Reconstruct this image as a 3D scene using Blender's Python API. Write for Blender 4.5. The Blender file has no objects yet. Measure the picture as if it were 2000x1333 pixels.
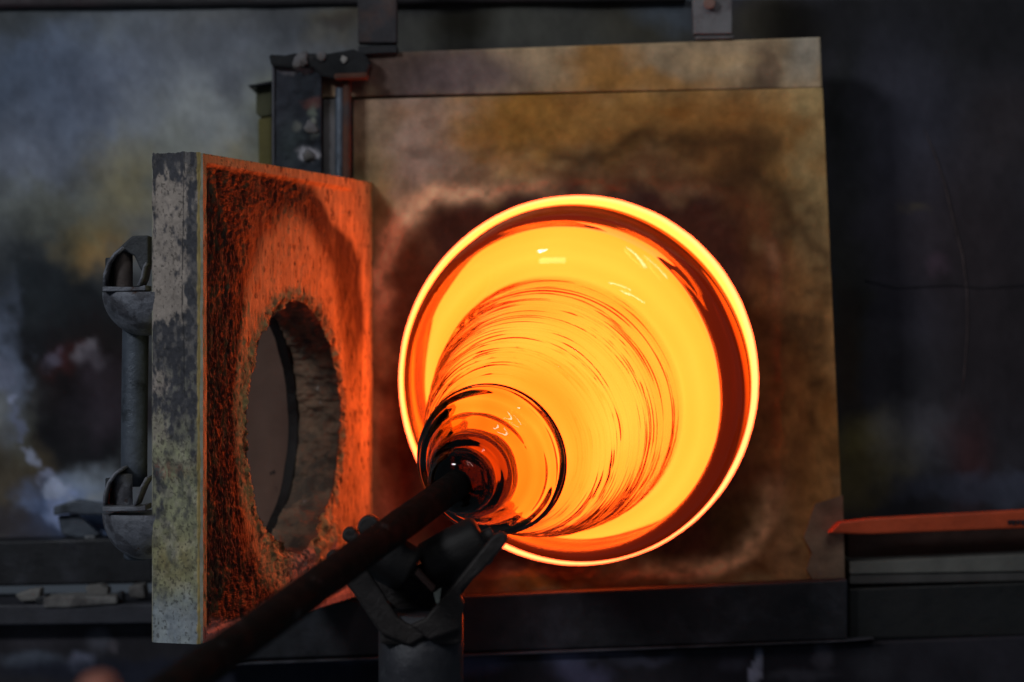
import bpy, bmesh, math, random
import numpy as np
from mathutils import Vector, Matrix

rng = np.random.default_rng(7)
random.seed(7)
scene = bpy.context.scene
C = scene.collection

# ------------------------------------------------------------------ camera
H = 1.40          # camera height
D0 = 3.40         # camera to the furnace front (plane y = 0)
F = 4690.0        # focal length in photo pixels (2000 px wide)
cam_d = bpy.data.cameras.new('camera')
cam = bpy.data.objects.new('camera', cam_d); C.objects.link(cam)
cam.location = (0, -D0, H)
cam.rotation_euler = (math.pi / 2, 0, 0)
cam_d.sensor_width = 36
cam_d.lens = 36 * F / 2000
cam_d.clip_end = 100
cam_d.dof.use_dof = True
cam_d.dof.focus_distance = 2.86
cam_d.dof.aperture_fstop = 3.2
cam_d.dof.aperture_blades = 9
scene.camera = cam

# ------------------------------------------------------------------ world, lamps, exposure
world = bpy.data.worlds.new('World'); scene.world = world
world.use_nodes = True
bg = world.node_tree.nodes['Background']
bg.inputs[0].default_value = (0.66, 0.80, 1.0, 1)
bg.inputs[1].default_value = 0.05

def area(name, loc, target, sx, sy, power, col):
    l = bpy.data.lights.new(name, 'AREA'); l.shape = 'RECTANGLE'
    l.size = sx; l.size_y = sy; l.energy = power; l.color = col
    o = bpy.data.objects.new(name, l); C.objects.link(o)
    o.location = loc
    o.rotation_euler = (Vector(target) - Vector(loc)).to_track_quat('-Z', 'Y').to_euler()
    return o
area('workshop_window_light', (-2.6, -3.6, 3.4), (0, 0, 1.3), .8, .5, 46, (0.90, 0.95, 1.0))
area('workshop_tube_light', (0.25, -3.0, 3.9), (0.1, -0.3, 1.4), 0.12, 1.3, 5, (1.0, 0.97, 0.92))
area('workshop_tube_light', (0.95, -3.0, 3.9), (0.1, -0.3, 1.4), 0.12, 1.3, 5, (1.0, 0.97, 0.92))

scene.view_settings.view_transform = 'Standard'
scene.view_settings.look = 'None'
scene.view_settings.exposure = 0
scene.view_settings.gamma = 1
cy = scene.cycles
cy.use_denoising = True
cy.max_bounces = 14; cy.transmission_bounces = 12; cy.glossy_bounces = 6; cy.diffuse_bounces = 3
cy.sample_clamp_indirect = 6.0
cy.blur_glossy = 0.6
cy.caustics_refractive = True; cy.caustics_reflective = False

# ------------------------------------------------------------------ helpers
def P(px, py, y=0.0):
    d = D0 + y
    return Vector(((px - 1000) / F * d, y, H - (py - 666.5) / F * d))

def lin(c):
    c = np.asarray(c, float) / 255.0
    return np.where(c <= 0.04045, c / 12.92, ((c + 0.055) / 1.055) ** 2.4)

def _hash(ix, iy, iz):
    n = (ix * 374761393 + iy * 668265263 + iz * 2147483647 * 3 + 144269504) & 0xffffffff
    n = (n ^ (n >> 13)) * 1274126177 & 0xffffffff
    n = (n ^ (n >> 16)) * 2246822519 & 0xffffffff
    return ((n ^ (n >> 15)) & 0xffff) / 65535.0

def vnoise(x, y, z=0.0):
    x, y, z = np.broadcast_arrays(np.asarray(x, float), np.asarray(y, float), np.asarray(z, float))
    ix = np.floor(x).astype(np.int64); iy = np.floor(y).astype(np.int64); iz = np.floor(z).astype(np.int64)
    fx = x - ix; fy = y - iy; fz = z - iz
    fx = fx * fx * (3 - 2 * fx); fy = fy * fy * (3 - 2 * fy); fz = fz * fz * (3 - 2 * fz)
    r = 0
    for a in (0, 1):
        for b in (0, 1):
            for c in (0, 1):
                w = (fx if a else 1 - fx) * (fy if b else 1 - fy) * (fz if c else 1 - fz)
                r = r + w * _hash(ix + a, iy + b, iz + c)
    return r * 2 - 1

def fbm(x, y, z=0.0, o=4, g=0.5):
    r = 0; a = 1; t = 0
    for k in range(o):
        r = r + a * vnoise(np.asarray(x) * 2 ** k + 17.3 * k, np.asarray(y) * 2 ** k - 9.1 * k, np.asarray(z) * 2 ** k + 3.7 * k)
        t += a; a *= g
    return r / t * 1.6

def sstep(a, b, x):
    t = np.clip((x - a) / (b - a), 0, 1); return t * t * (3 - 2 * t)

def paint(px, py, base, blobs, warp=26, wscale=90, seed=0.0):
    """stains: a list of (cx, cy, rx, ry, rgb, strength, softness) over a base colour, their outlines worn by noise"""
    wx = px + warp * fbm(px / wscale, py / wscale, seed + 1.5) + warp * .5 * fbm(px / 24, py / 24, seed + 4)
    wy = py + warp * fbm(px / wscale, py / wscale, seed + 7.5) + warp * .5 * fbm(px / 24, py / 24, seed + 9)
    col = np.tile(lin(base), px.shape + (1,))
    for (cx, cy_, rx, ry, c, st, so) in blobs:
        d = np.sqrt(((wx - cx) / rx) ** 2 + ((wy - cy_) / ry) ** 2)
        m = st * (1 - sstep(1 - so, 1 + so, d))
        col = col * (1 - m[..., None]) + lin(c) * m[..., None]
    return col * (1 + .22 * fbm(px / 45, py / 60, seed + 31, 4) + .10 * fbm(px / 9, py / 14, seed + 33, 3))[..., None]

def new_obj(name, me, mat, parent=None, smooth=False):
    o = bpy.data.objects.new(name, me); C.objects.link(o)
    if mat is not None: me.materials.append(mat)
    if parent is not None: o.parent = parent
    if smooth: me.polygons.foreach_set('use_smooth', [True] * len(me.polygons))
    return o

def mesh_from(name, V, faces):
    me = bpy.data.meshes.new(name)
    me.from_pydata([tuple(v) for v in V], [], [tuple(f) for f in faces]); me.update()
    return me

def set_col(me, cols):
    a = me.color_attributes.new('Stain', 'FLOAT_COLOR', 'POINT')
    c = np.ones((len(me.vertices), 4), np.float32); c[:, :3] = cols
    a.data.foreach_set('color', c.ravel())

def thing(name, label=None, cat=None, group=None, kind=None, loc=(0, 0, 0)):
    o = bpy.data.objects.new(name, None); C.objects.link(o); o.location = loc
    o.empty_display_size = .05
    return tag(o, label, cat, group, kind)

def tag(o, label=None, cat=None, group=None, kind=None):
    if label: o['label'] = label
    if cat: o['category'] = cat
    if group: o['group'] = group
    if kind: o['kind'] = kind
    return o

def bevel(o, w, seg=2, ang=35):
    m = o.modifiers.new('bevel', 'BEVEL'); m.width = w; m.segments = seg; m.limit_method = 'ANGLE'; m.angle_limit = math.radians(ang)
    return o

def prism(name, pts, y, th, mat, parent=None, bev=0.0015, y2=None):
    """outline given by its front corners (photo pixels at depth y), th metres deep"""
    V = [P(a, b, y) for a, b in pts]; n = len(V)
    V2 = [v + Vector((0, th, 0)) for v in V]
    area2 = sum(V[i].x * V[(i + 1) % n].z - V[(i + 1) % n].x * V[i].z for i in range(n))
    F_ = [list(range(n)), list(range(2 * n - 1, n - 1, -1))] + [[i, i + n, (i + 1) % n + n, (i + 1) % n] for i in range(n)]
    if area2 < 0: F_ = [f[::-1] for f in F_]
    me = mesh_from(name, V + V2, F_)
    bm = bmesh.new(); bm.from_mesh(me); bmesh.ops.recalc_face_normals(bm, faces=bm.faces); bm.to_mesh(me); bm.free()
    o = new_obj(name, me, mat, parent)
    if bev: bevel(o, bev)
    return o

def frame(a, b):
    t = (Vector(b) - Vector(a)).normalized()
    u = t.cross(Vector((0, 0, 1)))
    if u.length < .05: u = t.cross(Vector((0, 1, 0)))
    u.normalize(); w = u.cross(t)
    return t, u, w

def tube(name, pts, rad, mat, parent=None, n=24, caps=True, lump=0.0):
    pts = [Vector(p) for p in pts]
    rad = rad if isinstance(rad, (list, tuple)) else [rad] * len(pts)
    V = []; Fc = []
    for i, p in enumerate(pts):
        t, u, w = frame(pts[max(i - 1, 0)], pts[min(i + 1, len(pts) - 1)])
        for k in range(n):
            a = 2 * math.pi * k / n
            r = rad[i]
            if lump: r *= 1 + lump * float(fbm(i * .35, math.cos(a) * 1.5, math.sin(a) * 1.5 + rad[0] * 900, 2))
            V.append(p + u * (r * math.cos(a)) + w * (r * math.sin(a)))
    for i in range(len(pts) - 1):
        for k in range(n):
            Fc.append((i * n + k, i * n + (k + 1) % n, (i + 1) * n + (k + 1) % n, (i + 1) * n + k))
    if caps:
        Fc.append(tuple(range(n))[::-1]); Fc.append(tuple(range((len(pts) - 1) * n, len(pts) * n)))
    me = mesh_from(name, V, Fc)
    bm = bmesh.new(); bm.from_mesh(me); bmesh.ops.recalc_face_normals(bm, faces=bm.faces); bm.to_mesh(me); bm.free()
    o = new_obj(name, me, mat, parent)
    me.polygons.foreach_set('use_smooth', [len(p.vertices) == 4 for p in me.polygons])
    return o

def cyl(name, a, b, r, mat, parent=None, n=32, bev=.0015):
    o = tube(name, [a, b], r, mat, parent, n)
    if bev: bevel(o, bev, 2, 50)
    return o

# ------------------------------------------------------------------ materials
def nt(m):
    m.use_nodes = True
    return m.node_tree.nodes, m.node_tree.links

def mat(name, col=None, rough=.7, metal=0.0, stain=False, gain=1.0, bump=.3, bscale=60, var=.35, vscale=18,
        col2=None, c2lo=.5, c2hi=.6, c2scale=14, stretch=(1, 1, 1), spec=.5, col3=None, c3scale=40, c3lo=.58, c3hi=.64):
    m = bpy.data.materials.new(name); N, L = nt(m)
    b = N['Principled BSDF']
    tc = N.new('ShaderNodeTexCoord'); mp = N.new('ShaderNodeMapping'); mp.inputs['Scale'].default_value = stretch
    L.new(tc.outputs['Object'], mp.inputs['Vector'])
    def noise(scale, detail=6, rough_=.6):
        n = N.new('ShaderNodeTexNoise'); n.inputs['Scale'].default_value = scale
        n.inputs['Detail'].default_value = detail; n.inputs['Roughness'].default_value = rough_
        L.new(mp.outputs['Vector'], n.inputs['Vector']); return n.outputs['Fac']
    def ramp(fac, lo, hi, a=0.0, z=1.0):
        r = N.new('ShaderNodeMapRange'); r.inputs['From Min'].default_value = lo; r.inputs['From Max'].default_value = hi
        r.inputs['To Min'].default_value = a; r.inputs['To Max'].default_value = z; L.new(fac, r.inputs['Value']); return r.outputs['Result']
    def mix(fac, a, c, mode='MIX'):
        x = N.new('ShaderNodeMix'); x.data_type = 'RGBA'; x.blend_type = mode
        for s, v in (('Factor', fac),):
            if hasattr(v, 'is_linked') or hasattr(v, 'node'): L.new(v, x.inputs[0])
            else: x.inputs[0].default_value = v
        for idx, v in ((6, a), (7, c)):
            if hasattr(v, 'node'): L.new(v, x.inputs[idx])
            else: x.inputs[idx].default_value = (*v, 1)
        return x.outputs[2]
    if stain:
        at = N.new('ShaderNodeAttribute'); at.attribute_name = 'Stain'
        base = mix(1.0, at.outputs['Color'], (gain, gain, gain), 'MULTIPLY')
        N.active = None
    else:
        base = tuple(col)
    if col2 is not None: base = mix(ramp(noise(c2scale), c2lo, c2hi), base, col2)
    if col3 is not None: base = mix(ramp(noise(c3scale, 8, .7), c3lo, c3hi), base, col3)
    v = ramp(noise(vscale, 8, .65), .3, .7, 1 - var, 1 + var)
    cv = N.new('ShaderNodeCombineColor')
    for i in range(3): L.new(v, cv.inputs[i])
    base = mix(1.0, base, cv.outputs[0], 'MULTIPLY')
    L.new(base, b.inputs['Base Color'])
    L.new(ramp(noise(bscale * .5), .3, .7, max(rough - .15, .05), min(rough + .15, 1)), b.inputs['Roughness'])
    b.inputs['Metallic'].default_value = metal
    b.inputs['Specular IOR Level'].default_value = spec
    if bump:
        bp = N.new('ShaderNodeBump'); bp.inputs['Strength'].default_value = bump; bp.inputs['Distance'].default_value = .004
        L.new(noise(bscale, 10, .7), bp.inputs['Height']); L.new(bp.outputs['Normal'], b.inputs['Normal'])
    return m

M = {}
G_WALL = 4.2
M['wall'] = mat('stained_casing', stain=True, gain=G_WALL, rough=.62, bump=.25, bscale=25, var=.12, vscale=14, spec=.2)
M['wall_left'] = mat('stained_blue_casing', stain=True, gain=5.3, rough=.62, bump=.25, bscale=25, var=.22, vscale=10, spec=.2)
M['board'] = mat('fired_refractory_board', stain=True, gain=4.8, rough=.9, bump=.7, bscale=45, var=.32, vscale=22, spec=.2)
M['dark'] = mat('sooty_steel', (.020, .021, .026), rough=.55, metal=.2, bump=.4, bscale=50, var=.5, vscale=25,
                col2=(.055, .058, .075), c2scale=9, c2lo=.52, c2hi=.72)
M['crust'] = mat('crusted_black_steel', (.014, .015, .018), rough=.8, bump=.8, bscale=40, var=.4,
                 col2=(.15, .14, .14), c2scale=16, c2lo=.60, c2hi=.68)
M['pale'] = mat('pale_board', (.20, .19, .20), rough=.85, bump=.4, var=.25, col2=(.12, .11, .10), c2scale=10)
M['blue'] = mat('blue_grey_steel', (.105, .125, .16), rough=.5, metal=.3, bump=.4, bscale=90, var=.3, vscale=35,
                col2=(.05, .06, .075), c2scale=22, c2lo=.55, c2hi=.62, col3=(.02, .02, .022), c3scale=120, c3lo=.66, c3hi=.7)
M['rust'] = mat('rusty_steel', (.13, .05, .03), rough=.8, bump=.6, var=.4, col2=(.07, .05, .05))
M['pipe'] = mat('scaled_blowpipe_steel', (.007, .005, .004), rough=.85, spec=.12, metal=.0, bump=.7, bscale=70, var=.4, vscale=40,
                col3=(.09, .085, .085), c3scale=30, c3lo=.64, c3hi=.68)
M['yoke'] = mat('blackened_yoke_steel', (.030, .024, .023), rough=.5, metal=.3, bump=.7, bscale=60, var=.4, vscale=40,
                col3=(.12, .12, .13), c3scale=26, c3lo=.66, c3hi=.69)
M['roller'] = mat('oily_roller_steel', (.014, .012, .012), rough=.5, metal=.3, bump=.5, bscale=45, var=.4)
M['red'] = mat('red_painted_steel', (.62, .085, .022), rough=.6, bump=.4, var=.3, vscale=12, col3=(.05, .02, .015), c3scale=60, c3lo=.7, c3hi=.73)
M['grey'] = mat('grey_green_angle_steel', (.15, .15, .135), rough=.7, bump=.3, var=.3)
M['mauve'] = mat('mauve_primed_plate', (.20, .11, .08), rough=.85, bump=.3, bscale=30, var=.15, col3=(.03, .02, .02), c3scale=26, c3lo=.66, c3hi=.68)
M['yellow'] = mat('yellowed_brick', (.16, .14, .05), rough=.9, bump=.6, var=.3)

# door slab, inner face: fired clay with soot
M['clay'] = mat('fired_door_clay', stain=True, gain=1.0, rough=.55, bump=1.0, bscale=90, var=.4, vscale=70, stretch=(1, 1, .45), spec=.4)
# free edge of the door: cream deposit over dark scale
M['edge'] = mat('flaking_cream_deposit', stain=True, gain=3.6, rough=.75, bump=.8, bscale=90, var=.3, vscale=60, stretch=(1, 1, .6),
                )

def emit(name, col, strength, col_b=None):
    m = bpy.data.materials.new(name); N, L = nt(m); N.remove(N['Principled BSDF'])
    e = N.new('ShaderNodeEmission'); e.inputs['Color'].default_value = (*col, 1); e.inputs['Strength'].default_value = strength
    if col_b:
        tc = N.new('ShaderNodeTexCoord'); n = N.new('ShaderNodeTexNoise'); n.inputs['Scale'].default_value = 6
        L.new(tc.outputs['Object'], n.inputs['Vector'])
        x = N.new('ShaderNodeMix'); x.data_type = 'RGBA'; x.inputs[6].default_value = (*col, 1); x.inputs[7].default_value = (*col_b, 1)
        L.new(n.outputs['Fac'], x.inputs[0]); L.new(x.outputs[2], e.inputs['Color'])
    L.new(e.outputs[0], N['Material Output'].inputs['Surface'])
    return m
M['collar'] = emit('white_hot_collar', (10.5, 1.02, .28), 1.0)
M['chamber'] = emit('yellow_hot_chamber', (10.5, 1.08, .17), 1.0, (10.5, .94, .11))

# glass
def glass_mat():
    m = bpy.data.materials.new('molten_clear_glass'); N, L = nt(m); N.remove(N['Principled BSDF'])
    g = N.new('ShaderNodeBsdfGlass'); g.inputs['IOR'].default_value = 1.5; g.inputs['Roughness'].default_value = 0.0
    g.inputs['Color'].default_value = (1.0, .985, .93, 1)
    e = N.new('ShaderNodeEmission'); e.inputs['Color'].default_value = (1, .06, .005, 1); e.inputs['Strength'].default_value = .02
    at = N.new('ShaderNodeAttribute'); at.attribute_name = 'Heat'
    mu = N.new('ShaderNodeMath'); mu.operation = 'MULTIPLY'; mu.inputs[1].default_value = .10
    L.new(at.outputs['Fac'], mu.inputs[0]); L.new(mu.outputs[0], e.inputs['Strength'])
    a = N.new('ShaderNodeAddShader'); L.new(g.outputs[0], a.inputs[0]); L.new(e.outputs[0], a.inputs[1])
    L.new(a.outputs[0], N['Material Output'].inputs['Surface'])
    v = N.new('ShaderNodeVolumeAbsorption'); v.inputs['Color'].default_value = (.60, .52, .0, 1); v.inputs['Density'].default_value = 220
    L.new(v.outputs[0], N['Material Output'].inputs['Volume'])
    return m
M['glass'] = glass_mat()

# ------------------------------------------------------------------ back wall and steelwork behind
def sheet(name, x0, x1, y0, y1, y, step, base, blobs, material, parent=None, th=.004, warp=26, seed=0.0, relief=None, wscale=90, corners=None, cut=None):
    """a stained upright sheet, grid spaced `step` photo pixels; corners = px quad (tl, tr, br, bl)"""
    nx = int((x1 - x0) / step) + 1; ny = int((y1 - y0) / step) + 1
    U, Vv = np.meshgrid(np.linspace(0, 1, nx), np.linspace(0, 1, ny))
    if corners is None: corners = ((x0, y0), (x1, y0), (x1, y1), (x0, y1))
    (ax, ay), (bx, by), (cx, cy_), (dx, dy) = corners
    PX = (ax * (1 - U) + bx * U) * (1 - Vv) + (dx * (1 - U) + cx * U) * Vv
    PY = (ay * (1 - U) + by * U) * (1 - Vv) + (dy * (1 - U) + cy_ * U) * Vv
    d = D0 + y
    X = (PX - 1000) / F * d; Z = H - (PY - 666.5) / F * d
    Y = np.full_like(X, y)
    if relief is not None: Y = Y + relief(PX, PY)
    V = np.stack([X, Y, Z], -1).reshape(-1, 3)
    idx = np.arange(nx * ny).reshape(ny, nx)
    f = np.stack([idx[:-1, :-1], idx[1:, :-1], idx[1:, 1:], idx[:-1, 1:]], -1).reshape(-1, 4)
    if cut is not None:      # cut-out for the chamber
        fx = PX.reshape(-1)[f].mean(1); fy = PY.reshape(-1)[f].mean(1)
        f = f[((fx - cut[0]) ** 2 + (fy - cut[1]) ** 2) > cut[2] ** 2]
    n = nx * ny
    # closed rim and back so that the sheet has thickness
    bc = [idx[0, 0], idx[0, -1], idx[-1, -1], idx[-1, 0]]
    Vb = V[bc] + np.array([0, th + .002, 0])
    V = np.concatenate([V, Vb])
    faces = [tuple(r) for r in f.tolist()]
    if cut is None: faces.append((n, n + 1, n + 2, n + 3))
    top = idx[0, :].tolist(); rt = idx[:, -1].tolist(); bt = idx[-1, ::-1].tolist(); lf = idx[::-1, 0].tolist()
    faces += [tuple(top) + (n + 1, n), tuple(rt) + (n + 2, n + 1), tuple(bt) + (n + 3, n + 2), tuple(lf) + (n, n + 3)]
    me = mesh_from(name, V, faces)
    col = paint(PX, PY, base, blobs, warp=warp, seed=seed, wscale=wscale).reshape(-1, 3)
    col = np.concatenate([col, col[bc]])
    set_col(me, col)
    o = new_obj(name, me, material, parent)
    me.polygons.foreach_set('use_smooth', [len(p.vertices) == 4 for p in me.polygons])
    return o

furnace = thing('furnace', 'soot stained glass furnace with a round glowing yellow opening in its square fired board', 'furnace', loc=(.094, 0, H - .9))
FINV = Matrix.Translation((-.094, 0, -(H - .9)))
def under(o, parent=None):
    """parent keeping world place"""
    p = parent or furnace
    o.parent = p
    o.matrix_parent_inverse = FINV if p is furnace else Matrix.Identity(4)
    return o

YW = .17
left_blobs = [
    (150, 230, 260, 200, (50, 56, 66), .8, .6), (60, 160, 140, 120, (44, 52, 66), .7, .6), (330, 210, 200, 120, (70, 74, 86), .6, .7),
    (420, 260, 160, 120, (84, 86, 84), .7, .7), (120, 330, 120, 60, (72, 76, 86), .5, .8), (40, 330, 60, 120, (70, 74, 84), .6, .8),
    (300, 330, 120, 70, (72, 72, 60), .5, .8), (240, 380, 70, 80, (88, 78, 46), .5, .8), (60, 420, 120, 60, (52, 54, 48), .7, .8),
    (150, 430, 80, 70, (60, 60, 52), .6, .8), (600, 60, 200, 90, (40, 40, 42), .7, .7), (650, 60, 50, 50, (66, 58, 34), .6, .8), (660, 46, 26, 22, (34, 26, 18), .8, .6),
    (440, 80, 120, 60, (62, 62, 62), .4, .8), (30, 10, 160, 60, (26, 28, 28), .7, .7),
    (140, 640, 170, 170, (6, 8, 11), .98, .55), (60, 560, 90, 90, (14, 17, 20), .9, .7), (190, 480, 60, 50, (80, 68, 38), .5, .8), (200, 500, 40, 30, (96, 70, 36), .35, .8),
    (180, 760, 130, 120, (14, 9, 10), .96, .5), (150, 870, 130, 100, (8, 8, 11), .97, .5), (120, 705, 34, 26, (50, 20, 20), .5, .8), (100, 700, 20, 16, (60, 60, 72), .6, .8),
    (172, 705, 18, 14, (74, 70, 74), .7, .7), (180, 715, 30, 20, (64, 60, 66), .6, .7), (210, 790, 60, 60, (34, 28, 34), .6, .8),
    (40, 960, 90, 110, (42, 36, 26), .9, .4), (30, 850, 40, 60, (50, 50, 44), .6, .7), (15, 730, 25, 120, (60, 66, 80), .7, .8),
    (150, 1000, 90, 60, (58, 72, 100), .8, .6), (190, 960, 60, 40, (92, 98, 104), .6, .8), (60, 1040, 110, 30, (24, 22, 28), .7, .6), (240, 1020, 50, 40, (46, 60, 86), .7, .7),
    (540, 250, 40, 120, (70, 72, 58), .6, .8), (480, 330, 60, 60, (92, 80, 44), .4, .8), (500, 100, 200, 50, (52, 56, 64), .5, .8),
    (560, 50, 130, 40, (40, 42, 46), .4, .8),
    (-20, 720, 24, 40, (66, 70, 84), .8, .4), (8, 790, 16, 26, (84, 88, 104), .85, .4), (34, 836, 16, 20, (60, 64, 78), .8, .4), (62, 880, 15, 20, (88, 92, 106), .85, .4), (92, 925, 16, 18, (78, 82, 98), .85, .4), (116, 962, 20, 20, (100, 106, 122), .9, .4), (128, 1004, 22, 22, (88, 96, 120), .8, .4), (190, 985, 20, 14, (96, 100, 104), .7, .5),
]
wall_left = sheet('casing_plate', -300, 720, 13, 1046, YW, 6, (62, 64, 66), left_blobs, M['wall_left'], warp=34, th=.01,
                  relief=lambda a, b: -.004 * fbm(a / 160, b / 160, 3, 3),
                  corners=((-300, 26), (720, 12), (720, 1046), (-300, 1062)))
tag(wall_left); under(wall_left)
wall_left['label'] = 'blue grey steel casing plate with yellow and black scorch clouds'
top_band = sheet('top_flange', -300, 1340, -160, 10, YW - .012, 10, (52, 58, 64), [(40, 0, 120, 60, (30, 34, 34), .8, .6), (1000, -20, 300, 40, (54, 56, 54), .7, .6)], M['wall'], th=.03,
                 corners=((-300, -160), (1340, -160), (1340, 1), (-300, 19)))
under(top_band)
mid = sheet('casing_plate', 724, 2300, 12, 1300, YW + .006, 7, (27, 26, 30), [
    (1000, 60, 330, 60, (46, 46, 42), .8, .6), (1250, 50, 90, 60, (38, 36, 30), .8, .6), (1300, 25, 60, 30, (44, 50, 58), .7, .8),
    (900, 40, 60, 30, (28, 26, 20), .7, .7), (1500, 50, 90, 50, (34, 30, 20), .7, .7), (1850, 40, 300, 100, (18, 18, 20), .8, .5),
    (1660, 230, 50, 120, (17, 18, 18), .9, .5), (1660, 560, 40, 240, (24, 24, 22), .8, .6), (1650, 700, 35, 120, (28, 20, 14), .7, .6),
    (1760, 300, 90, 220, (36, 36, 44), .8, .7), (1790, 560, 70, 100, (34, 34, 42), .7, .7), (1860, 470, 120, 160, (36, 28, 30), .5, .8),
    (1700, 890, 70, 60, (74, 66, 34), .85, .7), (1760, 870, 60, 60, (70, 70, 74), .6, .8), (1670, 930, 50, 50, (46, 40, 26), .7, .7), (1820, 840, 60, 60, (48, 46, 50), .5, .8),
    (1790, 405, 22, 10, (54, 48, 38), .6, .8), (1845, 520, 16, 18, (60, 46, 56), .6, .8), (1890, 900, 40, 90, (44, 20, 20), .6, .8),
    (1950, 660, 120, 220, (24, 20, 22), .7, .6), (1980, 250, 90, 80, (30, 26, 28), .7, .6), (1950, 960, 200, 30, (40, 42, 52), .8, .5), (1640, 980, 40, 30, (50, 44, 28), .6, .7),
], M['wall'], warp=22, th=.01, relief=lambda a, b: -.003 * fbm(a / 170, b / 170, 5, 3), corners=((724, 4), (2300, -6), (2300, 1300), (724, 1300)), cut=(1130, 743, 500))
mid['label'] = 'dark purplish steel casing plate with a curved scratch'
under(mid)
sc = tube('scratch', [P(a, b, YW + .003) for a, b in ((1804, 250), (1825, 300), (1845, 360), (1862, 430), (1880, 500), (1889, 570), (1890, 640), (1885, 710), (1878, 780))],
          [.0003, .0008, .0009, .0009, .0010, .0010, .0009, .0008, .0003], mat('scratched_metal', (.14, .10, .10), rough=.5, bump=0, var=.5, vscale=60), n=8)
under(sc)
sc2 = tube('scratch', [P(a, b, YW + .002) for a, b in ((1690, 548), (1750, 562), (1800, 560), (1860, 556), (1910, 562), (2010, 556))], .0006, M['dark'], n=6); under(sc2)

# bead-like curved rim lower left and clamp
for pts, yy in ((((104, 990), (150, 976), (205, 985), (262, 996), (262, 1010), (130, 1004), (104, 1008)), .12),
                (((112, 1008), (150, 1004), (196, 1046), (160, 1052), (120, 1046)), .135)):
    under(prism('clamp_plate', pts, yy, .02, M['blue'], bev=.003))
under(cyl('bolt_head', P(176, 1060, .11), P(176, 1060, .14), .012, mat('worn_bolt', (.22, .23, .25), rough=.45, bump=.5, var=.4), n=6))

# lower left beams and debris
under(prism('lower_beam', ((-300, 1064), (300, 1050), (300, 1140), (-300, 1152)), .10, .07, M['dark'], bev=.004))
under(prism('lower_beam', ((-300, 1184), (620, 1178), (620, 1214), (-300, 1226)), .02, .16, mat('beam_paint', (.048, .048, .062), rough=.6, bump=.4, bscale=40, var=.35), bev=.003))
under(sheet('lower_panel', -300, 760, 1216, 1460, .06, 7, (22, 21, 24), [
    (60, 1290, 60, 16, (46, 50, 58), .8, .5), (160, 1296, 26, 20, (62, 64, 76), .9, .4), (195, 1250, 24, 26, (50, 50, 56), .8, .5), (226, 1262, 10, 14, (58, 54, 58), .7, .5), (60, 1240, 90, 26, (32, 30, 34), .8, .6),
    (280, 1225, 60, 10, (30, 30, 34), .6, .6), (640, 1235, 60, 50, (24, 24, 38), .9, .6), (690, 1265, 70, 30, (60, 62, 78), .85, .5), (700, 1200, 40, 40, (36, 34, 46), .6, .6), (640, 1300, 80, 30, (16, 20, 30), .7, .6),
    (400, 1310, 400, 26, (15, 17, 26), .8, .3)], M['wall'], warp=10, th=.01, seed=4))
under(prism('back_ledge', ((300, 1120), (770, 1106), (770, 1186), (300, 1184)), .12, .05, M['dark'], bev=.003))

def shard(pts, y, th, m, label, cat='rubble'):
    o = prism('brick_shard', pts, y, th, m, bev=.003)
    tag(o, label, cat, group='broken shards lying on the lower left beam')
    return o
M['shard'] = mat('broken_brick', (.24, .23, .22), rough=.9, bump=.8, var=.35, col2=(.12, .11, .11))
shard([(28, 1162), (60, 1152), (80, 1150), (76, 1174), (40, 1176)], .03, .03, M['shard'], 'small pale shard at the far left end of the lower beam')
shard([(66, 1170), (92, 1160), (95, 1184), (70, 1182)], .028, .02, M['dark'], 'dark chip beside the leftmost pale shard on the beam')
shard([(84, 1168), (140, 1164), (228, 1166), (230, 1180), (140, 1187), (84, 1188)], .015, .05, M['shard'], 'long flat pale slab lying on the lower left beam')
shard([(165, 1146), (196, 1142), (212, 1150), (210, 1166), (172, 1166)], .05, .03, M['shard'], 'grey lump on top of the long pale slab')
shard([(226, 1158), (240, 1156), (242, 1176), (230, 1177)], .03, .02, M['dark'], 'dark chip at the right end of the long pale slab')
shard([(250, 1146), (280, 1142), (284, 1170), (252, 1168)], .05, .04, M['shard'], 'grey shard on the beam tucked against the open door')

# shelf and beams beneath the opening, right
under(prism('shelf_beam', ((400, 1186), (1656, 1132), (1656, 1250), (400, 1292)), -.03, .19, M['dark'], bev=.003))
M['dull'] = mat('dull_brown_steel', (.032, .029, .034), rough=.6, metal=.1, bump=.3, var=.3, col2=(.042, .028, .034), c2scale=4)
furnace.children[-1].data.materials[0] = M['dull']
under(prism('shelf_lip', ((400, 1297), (1640, 1251), (1710, 1249), (1640, 1255), (400, 1302)), -.034, .05, mat('lip_highlight_paint', (.08, .08, .10), rough=.6, bump=.5, var=.7, vscale=9, col2=(.03, .03, .035), c2scale=7), bev=.001))  # highlight along the shelf edge, put into the lip's paler colour
under(sheet('lower_panel', 770, 2300, 1254, 1480, -.015, 7, (19, 18, 22), [
    (940, 1295, 50, 22, (40, 40, 56), .7, .6), (1100, 1285, 34, 34, (58, 58, 76), .8, .6), (1180, 1270, 46, 12, (50, 50, 62), .7, .6), (1140, 1320, 50, 22, (44, 44, 60), .7, .6),
    (1477, 1305, 9, 30, (96, 98, 112), .9, .4), (1430, 1300, 26, 12, (36, 36, 44), .6, .6), (1560, 1318, 60, 10, (48, 48, 54), .6, .6), (1602, 1276, 14, 30, (50, 48, 54), .7, .6), (1700, 1300, 40, 30, (30, 30, 34), .6, .6),
    (1260, 1290, 60, 10, (40, 40, 50), .6, .6)], M['wall'], warp=12, th=.01, seed=9,
    corners=((770, 1286), (2300, 1232), (2300, 1480), (770, 1480))))
under(prism('right_beam', ((1658, 1150), (2300, 1128), (2300, 1236), (1658, 1250)), -.005, .14, mat('black_beam', (.012, .013, .014), rough=.6, bump=.3, var=.4), bev=.003))
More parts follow.
